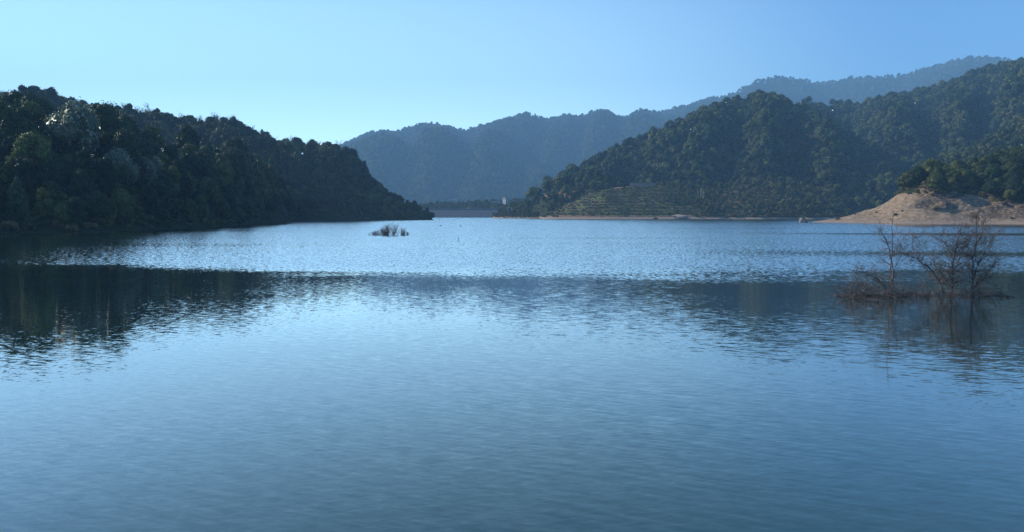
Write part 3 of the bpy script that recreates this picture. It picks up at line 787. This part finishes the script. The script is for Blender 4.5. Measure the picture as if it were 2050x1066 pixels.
# the rest of each wood: one object per hill, its points carry crowns
def hidden_source(me_):
    o = bpy.data.objects.new("wood_sample", me_)   # never linked to the scene
    return o
def wood(name, pts, label_kind='stuff', sources=None):
    """pts: list (x,y,z,key,scale,rot)"""
    if not pts: return
    keys = sorted({p[3] for p in pts}, key=str)
    kid = {k: i for i, k in enumerate(keys)}
    me_ = bpy.data.meshes.new(name)
    me_.vertices.add(len(pts)); me_.vertices.foreach_set("co", np.array([p[:3] for p in pts], np.float32).ravel())
    for nm, ty, val in (("var", 'INT', [kid[p[3]] for p in pts]), ("size", 'FLOAT', [p[4] for p in pts]), ("turn", 'FLOAT', [p[5] for p in pts])):
        at = me_.attributes.new(nm, ty, 'POINT'); at.data.foreach_set("value", val)
    o = link(name, me_); prop(o, kind="stuff")
    ng = bpy.data.node_groups.new(name, 'GeometryNodeTree')
    ng.interface.new_socket("Geometry", in_out='INPUT', socket_type='NodeSocketGeometry')
    ng.interface.new_socket("Geometry", in_out='OUTPUT', socket_type='NodeSocketGeometry')
    N, Lk = ng.nodes, ng.links
    gi, go, jn = N.new("NodeGroupInput"), N.new("NodeGroupOutput"), N.new("GeometryNodeJoinGeometry")
    def attr(nm, ty):
        q = N.new("GeometryNodeInputNamedAttribute"); q.data_type = ty; q.inputs[0].default_value = nm; return q.outputs[0]
    va, sa, ta = attr("var", 'INT'), attr("size", 'FLOAT'), attr("turn", 'FLOAT')
    cx = N.new("ShaderNodeCombineXYZ"); Lk.new(ta, cx.inputs[2])
    for k, i in kid.items():
        cmp = N.new("FunctionNodeCompare"); cmp.data_type = 'INT'; cmp.operation = 'EQUAL'
        Lk.new(va, cmp.inputs[2]); cmp.inputs[3].default_value = i
        oi = N.new("GeometryNodeObjectInfo"); oi.inputs[0].default_value = hidden_source(crown(*k)); oi.inputs[1].default_value = True
        ip = N.new("GeometryNodeInstanceOnPoints")
        Lk.new(gi.outputs[0], ip.inputs["Points"]); Lk.new(cmp.outputs[0], ip.inputs["Selection"])
        Lk.new(oi.outputs["Geometry"], ip.inputs["Instance"]); Lk.new(cx.outputs[0], ip.inputs["Rotation"]); Lk.new(sa, ip.inputs["Scale"])
        Lk.new(ip.outputs[0], jn.inputs[0])
    Lk.new(jn.outputs[0], go.inputs[0])
    md = o.modifiers.new("plants", 'NODES'); md.node_group = ng
    return o
rest = {}
for i, t in enumerate(trees):
    if i in chosen: continue
    lod = t[6]
    rest.setdefault(t[7], []).append((t[0], t[1], t[2], (t[3], max(lod, 1) if lod == 0 and vis[i] < 30 else lod, i % 2), t[4], t[5]))
for hn, pts in rest.items():
    wood("forest", pts)

# undergrowth at the waterlines and on the bare bank
def bushes(h, spacing, kinds, smin, smax, seed, cond, lod=2, zmin=.25, pxr=(-60, 2110)):
    n0 = len(trees)
    scatter(h, spacing, {k: w for k, w in kinds}, smin, smax, seed, zmin=zmin, lod=lod, keep=cond, pxr=pxr)
    out = trees[n0:]; del trees[n0:]
    return [(t[0], t[1], t[2] + .1, (t[3], lod, i % 2), t[4], t[5]) for i, t in enumerate(out)]
ug = bushes(HL1, 3.4, [('bush', 3), ('dry_bush', 1.5), ('olive_bush', 1)], .6, 1.2, 71, lambda px, v, X, Y, Z, r: v < .30, lod=1)
ug += bushes(HL2, 4.0, [('bush', 3), ('dry_bush', 1), ('olive_bush', 2)], .6, 1.2, 72, lambda px, v, X, Y, Z, r: (v < .3) | (px > 740))
wood("undergrowth", ug)
ug = bushes(HT, 4.0, [('bush', 2), ('dry_bush', 3), ('olive_bush', 2)], .5, 1.1, 73, lambda px, v, X, Y, Z, r: (px > 1390) & (v < .8) | (px < 1125) & (r.uniform(0, 1, len(px)) < .7), zmin=2)
ug += bushes(HK, 3.2, [('bush', 1), ('dry_bush', 1.5), ('olive_bush', 2)], .5, 1.0, 74, lambda px, v, X, Y, Z, r: v < 2, zmin=.8)
ug += bushes(HRA, 5.0, [('bush', 2), ('dry_bush', 1.5), ('olive_bush', 2)], .7, 1.3, 76, lambda px, v, X, Y, Z, r: (v < .2) & (ra_mask(px, v, X, Y, Z) < .4), zmin=.6)
wood("scrub", ug)
ug = bushes(HRD, 2.3, [('bush', 1), ('dry_bush', 3), ('olive_bush', 2)], .35, .8, 75, lambda px, v, X, Y, Z, r: (rd_mask(px, v, X, Y, Z) < .8) | (r.uniform(0, 1, len(px)) < .008) & (Z > .8), lod=1, zmin=.4)
wood("bank_scrub", ug)
# tea rows along the terraces
n0 = len(trees)
scatter(HT, 2.3, {'bush': 1, 'olive_bush': 3}, .42, .75, 81, zmin=3.2, lod=2, keep=lambda px, v, X, Y, Z, r: (px < 1400) & (tea_mask(px, v, X, Y, Z) < .5) & (((HT.height(X, Y) + 40) / 3.4 % 1) < .84) & (r.uniform(0, 1, len(px)) < np.interp(px, [1090, 1160, 1250, 1400], [.25, .55, .8, .85])))
ug = [(t[0], t[1], t[2] + .15, (t[3], 2, i % 2), t[4], t[5]) for i, t in enumerate(trees[n0:])]; del trees[n0:]
wood("tea_rows", ug)
print("TREES", len(trees), "chosen", len(chosen), "min vis", min(vis[i] for i in chosen), "tea", len(ug))

# ------------------------------------------------------------------ drowned trees and bushes
def drowned(name, label, base, stems, seed, cat="drowned tree", bush=None, dens=1.0):
    """stems: lists of (px,py) along each main stem with radii; all near the base distance."""
    r = np.random.default_rng(seed)
    Y0 = base
    trunk_g, twig_g = Geo(), Geo()
    root = None
    def w(px, py, yo=0.0):
        q = W(px, py, Y0 + yo); return np.array(q)
    o0 = w(*stems[0][0][0]); o0[2] = 0
    nodes = []
    for pts, r0, r1, yo in stems:
        P = np.array([w(px, py, yo * k / max(1, len(pts) - 1)) for k, (px, py) in enumerate(pts)])
        if len(P) > 2 or True:   # subdivide and roughen
            t = np.linspace(0, len(P) - 1, (len(P) - 1) * 4 + 1)
            P = np.stack([np.interp(t, np.arange(len(P)), P[:, c]) for c in range(3)], 1)
            P[1:-1] += r.normal(size=P[1:-1].shape) * .022
        trunk_g.tube(P - o0, np.linspace(r0, r1, len(P)), 6)
        nodes.append((P, np.linspace(r0, r1, len(P))))
    def branch(p, d, L, rad, depth):
        if L < .09: return
        n = 4 if L > .5 else 3
        q, dq = limb_pts(r, p, d, L, n, .22, .05)
        q[:, 2] = np.maximum(q[:, 2], .02)
        twig_g.tube(q - o0, np.linspace(rad, rad * .45, len(q)), 3)
        if depth <= 0: return
        for _ in range(int(r.integers(3, 6) * dens + .5)):
            k = r.integers(1, len(q))
            nd = dq + r.normal(size=3) * .75; nd[2] += .12
            branch(q[k], nd, L * r.uniform(.35, .62), max(rad * .6, .0065), depth - 1)
    for P, R in nodes:
        n = len(P)
        for k in range(2, n):
            if P[k][2] < .35: continue
            for _ in range(int(3 * dens + r.uniform(0, 1))):
                a = r.uniform(0, 2 * pi)
                d = np.array([cos(a), sin(a), r.uniform(.0, .9)])
                branch(P[k], d, r.uniform(.5, 1.15) * (1.15 - .4 * k / n), max(.009, R[k] * .40), 2)
    e = bpy.data.objects.new(name, None); COL.objects.link(e); e.location = o0
    prop(e, label, cat)
    link("trunk", trunk_g.mesh("trunk", [M['wet_bark']]), e)
    link("twigs", twig_g.mesh("twigs", [M['wet_bark']]), e)
    return e
YB = 45.5
drowned("drowned_tree", "leafless drowned tree with one thin straight vertical stem", YB,
    [([(1792, 596), (1790, 560), (1791, 500), (1789, 441)], .055, .016, .2), ([(1795, 596), (1796, 545), (1785, 500), (1778, 480), (1763, 457)], .05, .014, -.3),
     ([(1791, 560), (1805, 520), (1808, 480)], .03, .012, .5), ([(1790, 590), (1765, 560), (1735, 545), (1712, 541)], .05, .014, -.6), ([(1788, 592), (1760, 580), (1728, 574)], .04, .014, .6)], 5, dens=.8)
drowned("drowned_tree", "leafless drowned tree forked low, one long limb leaning left", YB + .6,
    [([(1915, 594), (1914, 560), (1915, 520), (1920, 490), (1928, 462)], .075, .02, .3), ([(1900, 592), (1888, 562), (1868, 538), (1842, 519), (1815, 509)], .065, .018, -.6),
     ([(1914, 575), (1898, 556), (1885, 540), (1870, 520)], .04, .015, .5), ([(1915, 548), (1926, 525), (1932, 500), (1950, 478)], .04, .014, -.4), ([(1842, 519), (1832, 495), (1830, 478)], .022, .012, .3),
     ([(1915, 520), (1900, 492), (1882, 472)], .032, .012, .5)], 9)
drowned("drowned_tree", "tallest leafless drowned tree, its upright fork farthest from the thin stem", YB + .2,
    [([(1957, 596), (1955, 555), (1954, 520), (1960, 485), (1958, 440), (1957, 428)], .07, .014, .2), ([(1957, 560), (1965, 530), (1978, 505), (1990, 480), (2000, 465)], .05, .014, .5),
     ([(1958, 500), (1968, 470), (1976, 440)], .032, .012, -.3), ([(1957, 580), (1975, 562), (1988, 545), (2000, 520)], .04, .014, -.5), ([(1956, 530), (1944, 500), (1938, 475)], .03, .012, .2)], 13)
def tangle(label, px0, px1, py, Y, hmax, n, seed):
    r = np.random.default_rng(seed); g1, g2 = Geo(), Geo()
    c = np.array([T((px0 + px1) / 2) * Y, Y, 0.0]); half = (T(px1) - T(px0)) * Y / 2
    for i in range(n):
        u = r.uniform(-1, 1); p = np.array([u * half, r.uniform(-.7, .7), -.05])
        d = np.array([r.normal() * .8 + u * .3, r.normal() * .7, r.uniform(.25, 1)])
        L = hmax * r.uniform(.45, 1.15) * (1.1 - .55 * abs(u))
        q, dq = limb_pts(r, p, d, L, 4, .28, -.05); q[:, 2] = np.maximum(q[:, 2], -.03)
        (g1 if i % 4 == 0 else g2).tube(q, np.linspace(.018 if i % 4 == 0 else .010, .006, len(q)), 3)
        for _ in range(5):
            k = r.integers(1, 5)
            s, _ = limb_pts(r, q[k], dq + r.normal(size=3) * .9, L * r.uniform(.25, .6), 3, .25, .0); s[:, 2] = np.maximum(s[:, 2], .01)
            g2.tube(s, np.linspace(.010, .006, len(s)), 3)
    e = bpy.data.objects.new("drowned_bush", None); COL.objects.link(e); e.location = c
    prop(e, label, "drowned bush")
    link("stems", g1.mesh("stems", [M['wet_bark']]), e); link("twigs", g2.mesh("twigs", [M['wet_bark']]), e)
tangle("low tangle of bare twigs spreading under the thin vertical stem", 1695, 1800, 590, YB - .6, 1.55, 165, 3)
tangle("low tangle of bare twigs between the thin stem and the forked tree", 1800, 1905, 594, YB - .2, .95, 120, 4)
tangle("low tangle of bare twigs around the foot of the tallest drowned tree", 1905, 2022, 597, YB, .95, 120, 6)

# drowned bush far out, a fan of upright stems
def fan_bush():
    r = np.random.default_rng(8); g1, g2 = Geo(), Geo(); Y = 180.0
    c = np.array([T(778) * Y, Y, 0.0])
    prof = lambda px: np.interp(px, [738, 750, 765, 772, 782, 795, 799, 803, 808, 815, 819], [.6, 1.0, 1.6, 2.4, 2.75, 2.7, 1.6, 2.1, 1.4, .8, .3])
    cl = [(r.uniform(740, 817), r.uniform(-2, 2)) for _ in range(26)]
    for i in range(260):
        cpx, cyy = cl[i % 26]; off = r.normal(); px = float(np.clip(cpx + off * 1.0, 738, 819)); h = float(prof(px)) * r.uniform(.75, 1.05)
        if 796 < px < 801 and r.uniform() < .8: continue
        p = np.array([T(px) * Y - c[0], cyy, -.1])
        q, dq = limb_pts(r, p, ((px - 778) / 110 + off * .33, r.normal() * .25, 1), h * 1.0, 4, .09, .1)
        g1.tube(q, np.linspace(.030, .012, len(q)), 4)
        for _ in range(5):
            k = r.integers(1, 5); s, _ = limb_pts(r, q[k], dq + r.normal(size=3) * .5, h * r.uniform(.15, .35), 2, .15, .1)
            g2.tube(s, np.linspace(.014, .010, len(s)), 3)
    e = bpy.data.objects.new("drowned_bush", None); COL.objects.link(e); e.location = c
    prop(e, "lone clump of upright bare stems far out in the lake", "drowned bush")
    link("stems", g1.mesh("stems", [M['wet_bark']]), e); link("twigs", g2.mesh("twigs", [M['wet_bark']]), e)
fan_bush()
# stake and small floats
g = Geo(); Y = 138.0; g.tube([(0, 0, -.4), (.03, 0, .4), (.0, 0, .95)], [.05, .045, .03], 6)
o = link("stake", g.mesh("stake", [M['wet_bark']]), loc=(T(917) * Y, Y, 0)); prop(o, "short dark stake standing out of the water in mid-lake", "stake")
def float_(px, Y, label):
    v, f = icos(1); r = np.random.default_rng(int(px)); v = v * np.array([.5, .35, .22]) * (1 + r.uniform(-.12, .12, len(v)))[:, None] + np.array([0, 0, .12])
    o = link("driftwood", np_mesh("driftwood", v, f, [M['wet_bark']], True), loc=(T(px) * Y, Y, 0)); prop(o, label, "driftwood")
float_(922, 320, "small dark floating lump of driftwood right of the wooded point's tip")
float_(882, 325, "fainter small floating lump directly below the wooded point's tip")

# ------------------------------------------------------------------ built things
def on(h, px, v):
    ys = np.interp(px, h.px, h.ys); yr = np.interp(px, h.px, h.yr); Y = ys + v * (yr - ys); X = T(px) * Y
    return np.array([X, Y, float(h.height(np.array([X]), np.array([Y]))[0])])
def root(name, loc, label, cat, rz=0, group=None):
    e = bpy.data.objects.new(name, None); COL.objects.link(e); e.location = loc; e.rotation_euler = (0, 0, rz); return prop(e, label, cat, group)

# dam: a long sloping stone-faced bank with a concrete crest kerb
def dam():
    Y = 1225.0; x0, x1 = T(852) * Y, T(1000) * Y; top = float(ZZ(419.5, Y + 22)); n = 40
    e = root("dam", ((x0 + x1) / 2, Y, 0), "long low dam with a grey-blue stone face across the end of the lake", "dam")
    g = Geo(); w = (x1 - x0) / 2
    prof = [(-2, -1.5), (0, .0), (20, top - .8), (20, top), (26, top), (26, top - 1), (46, -1.5)]
    P = np.array([[(x, a, b) for a, b in prof] for x in np.linspace(-w, w, n)])
    m = len(prof); f = [(i * m + j, i * m + j + 1, (i + 1) * m + j + 1, (i + 1) * m + j) for i in range(n - 1) for j in range(m - 1)]
    g.add(P.reshape(-1, 3), f)
    b = MB("dam_face"); tc = b.n("ShaderNodeTexCoord").outputs["Object"]
    br = b.n("ShaderNodeTexBrick", ins={"Vector": b.n("ShaderNodeCombineXYZ", ins={0: b.n("ShaderNodeSeparateXYZ", ins={0: tc}).outputs[0], 1: b.n("ShaderNodeSeparateXYZ", ins={0: tc}).outputs[2]}).outputs[0], 1: (.042, .056, .078, 1), 2: (.058, .074, .10, 1), 3: (.03, .038, .05, 1), "Scale": 1.0, "Mortar Size": .06, "Brick Width": 5.0, "Row Height": 2.4})
    nn = b.noise(tc, .15, 4.0)
    s = b.n("ShaderNodeBsdfPrincipled", ins={"Base Color": b.mixc(b.sstep(nn, .4, .65, 0, .6), br.outputs[0], (.07, .075, .07)), "Roughness": .9})
    link("face", g.mesh("face", [b.surf(s.outputs[0])]), e)
    g = Geo(); g.box((0, 20.6, top + .4), (2 * w * .98, .5, .8)); link("parapet", g.mesh("parapet", [M['concrete']]), e)
    g = Geo(); g.box((0, -.8, .35), (2 * w * .98, 1.6, .9)); link("toe_kerb", g.mesh("toe_kerb", [M['white']]), e)
    return top
dam_top = dam()
# small white hut on the dam
p = W(937, 419.5, 1246); e = root("hut", (p.x, p.y + 3, dam_top), "tiny white hut on the crest of the dam", "hut")
g = Geo(); g.box((0, 0, 1.3), (4.6, 3, 2.6)); link("wall", g.mesh("wall", [M['white']]), e)
g = Geo(); g.box((0, 0, 2.75), (5.6, 3.8, .3)); g.box((0, 0, 3.1), (3.8, 2.4, .4), taper=.5); link("roof", g.mesh("roof", [M['concrete']]), e)
g = Geo(); g.box((.6, -1.52, 1.1), (.9, .08, 2.0)); link("door", g.mesh("door", [M['window']]), e)
# white building: a two-storey frame tower with openings
Yb = 1330.0; zb = float(ZZ(406, Yb)); X = T(1012) * Yb
e = root("building", (X, Yb, zb), "small white block-like building with two dark openings above the dam", "building", -.95)
g = Geo()
for sx in (-1, 1):
    for sy in (-1, 1): g.box((sx * 3.9, sy * 2.6, 3.6), (1.1, 1.1, 9.2))
g.box((0, 2.7, 3.6), (6.7, .5, 9.2)); g.box((0, 0, -1.4), (6.6, 4.1, 3.0)); g.box((0, -2.55, 3.6), (6.7, .8, 9.1))
g.box((0, -2.7, 3.6), (1.0, .8, 9.0)); g.box((-3.9, 0, 3.6), (.5, 4.1, 9.0)); g.box((3.9, 0, 3.6), (.5, 4.1, 9.0)); g.box((0, -2.65, 4.0), (6.7, .6, .8))
link("wall", g.mesh("wall", [M['white']]), e)
g = Geo(); g.box((0, 0, 8.5), (10.4, 7.6, .6)); g.box((0, 0, 9.0), (9.2, 6.4, .4)); link("roof", g.mesh("roof", [M['concrete']]), e)
for sx in (-1, 1):
    for zz in (1.7, 6.2):
        g = Geo(); g.box((sx * 1.9, -3.02, zz), (1.7, .12, 2.4)); link("window", g.mesh("window", [M['window']]), e)
# white road walls on the low land
def strip(px0, px1, py0, py1, Y, hgt, label, name="road_wall", mat='white'):
    a, b_ = W(px0, py0, Y), W(px1, py1, Y); g = Geo(); n = 12
    c = (a + b_) / 2
    for k in range(n):
        t = (k + .5) / n; q = a.lerp(b_, t) - c
        g.box((q.x, 4 * sin(t * 2.4), q.z - hgt * .5 + .5), (abs(b_.x - a.x) / n * 1.02, .6, hgt + 1.0), rz=0)
    o = link(name, g.mesh(name, [M[mat]]), loc=c); return prop(o, label, "wall")
strip(984, 1003, 404, 406, 1322, .7, "pale wall along the road beside the white building")
strip(899, 913, 401, 399, 1400, .8, "short pale wall in the trees above the dam")
strip(908, 916, 399, 399, 1405, 1.8, "second pale wall end tucked behind the short wall above the dam")
# white portal on the knoll
Yg = 985; p = W(1020, 419, Yg); e = root("gate", (p.x, Yg, p.z - 3.2), "small white portal frame on the knoll at the lake edge", "gate", -.3)
for sx in (-1, 1):
    g = Geo(); g.box((sx * 3.2, 0, 1.5), (1.0 if sx > 0 else .6, 1.0, 6.2)); link("post", g.mesh("post", [M['white']]), e)
g = Geo(); g.box((0, 0, 4.9), (8.0, 1.3, .8)); link("lintel", g.mesh("lintel", [M['white']]), e)
# poles
def pole(px, py0, py1, Y, r0, label, name="pole", cap=True, group=None):
    b0, t0 = W(px, py0, Y), W(px, py1, Y); h = t0.z - b0.z
    e = root(name, b0, label, "pole" if name == "pole" else "post", group=group)
    g = Geo(); g.tube([(0, 0, -2), (0, 0, h * .5), (0, 0, h)], [r0, r0 * .85, r0 * .7], 8); link("shaft", g.mesh("shaft", [M['steel'] if name == "pole" else M['white']]), e)
    g = Geo()
    if cap: g.box((0, 0, h * .93), (r0 * 9, r0 * 1.1, r0 * 1.1)); g.box((0, 0, h + .1), (r0 * 2, r0 * 2, .3))
    else: g.box((0, 0, h + .15), (r0 * 3, r0 * 3, .3))
    link("crossarm" if cap else "cap", g.mesh("cap", [M['steel'] if cap else M['white']]), e)
pole(1105, 394, 378, 945, .28, "utility pole over the red earth cut, the left one of two")
pole(1115, 392, 370, 950, .36, "taller utility pole next to the pale earth cone")
ck = dict(Y=845)
pole(1398, 396, 384, 850, .22, "shorter white post amid the scrub beside the terraces", "marker_post", False)
pole(1403.5, 394, 378, 850, .25, "tallest white post amid the scrub beside the terraces", "marker_post", False)
pole(1409, 394, 386, 852, .22, "white post right of the tallest one in the scrub", "marker_post", False)
# retaining walls at the head of the terraces
def rwall(px0, px1, py0, py1, Y, label, mat):
    a, b_ = W(px0, py1, Y), W(px1, py1, Y); h = float(ZZ(py0, Y)) - a.z; c = (a + b_) / 2
    e = root("retaining_wall", c, label, "retaining wall")
    g = Geo(); n = 9; w = b_.x - a.x
    for k in range(n): g.box(((k + .5 - n / 2) * w / n, .15 * (k % 2), h / 2 - 1.5), (w / n * .98, 1.4, h + 3), taper=1.0)
    link("wall", g.mesh("wall", [M[mat]]), e)
    g = Geo(); g.box((0, 0, h + .15), (w * 1.01, 1.9, .3)); link("coping", g.mesh("coping", [M['concrete']]), e)
M['redstone'] = mat_simple("red_stone", (.24, .14, .10), (.40, .26, .20), .8)
rwall(1262, 1312, 367.5, 373, 893, "reddish retaining wall with pale coping at the top of the tea terraces", 'redstone')
# the light stepped shore wall lower on the slope
# boulders
M['redsand'] = mat_simple('sandy_earth', (.30, .21, .15), (.48, .36, .27), .5)
def boulder(px, py, Y, d, label, seed, mat='rock', n=1):
    v, f = icos(2); r = np.random.default_rng(seed)
    nz = fbm(v[:, 0] * 3 + 5, v[:, 1] * 3 + v[:, 2] * 2, 1.4, 3, seed)
    v = v * (1 + .35 * nz)[:, None] * np.array(d)
    p = W(px, py, Y); o = link("boulder", np_mesh("boulder", v, f, [M[mat]], False), loc=(p.x, Y, max(.1, d[2] * .35))); prop(o, label, "boulder")
boulder(1608, 444, 470, (2.0, 1.6, 2.4), "pale upright boulder at the tip of the bare earth spit", 3)
boulder(1614, 445, 466, (1.5, 1.3, .8), "low dark boulder beside the pale upright one", 4, 'bark')
boulder(1362, 438, 806, (8.5, 5, 3.6), "rounded sandy mound at the waterline below the scrub", 5, 'redsand')
boulder(1313, 440, 800, (2.6, 2, 1.6), "small dark boulder on the sandy shore below the terraces", 6, 'bark')

# ------------------------------------------------------------------ haze
hz = bpy.data.materials.new("haze"); hz.use_nodes = True; hn_ = hz.node_tree; hn_.nodes.clear()
ho = hn_.nodes.new("ShaderNodeOutputMaterial"); hv_ = hn_.nodes.new("ShaderNodeVolumePrincipled")
hv_.inputs["Color"].default_value = (0.33, 0.65, 1.0, 1)
hv_.inputs["Density"].default_value = 0.00018
hv_.inputs["Anisotropy"].default_value = 0.0
hn_.links.new(hv_.outputs[0], ho.inputs["Volume"])
g = Geo(); g.box((400, 2750, 555), (10800, 6700, 1120)); o = link("haze", g.mesh("haze", [hz])); prop(o, kind="stuff")
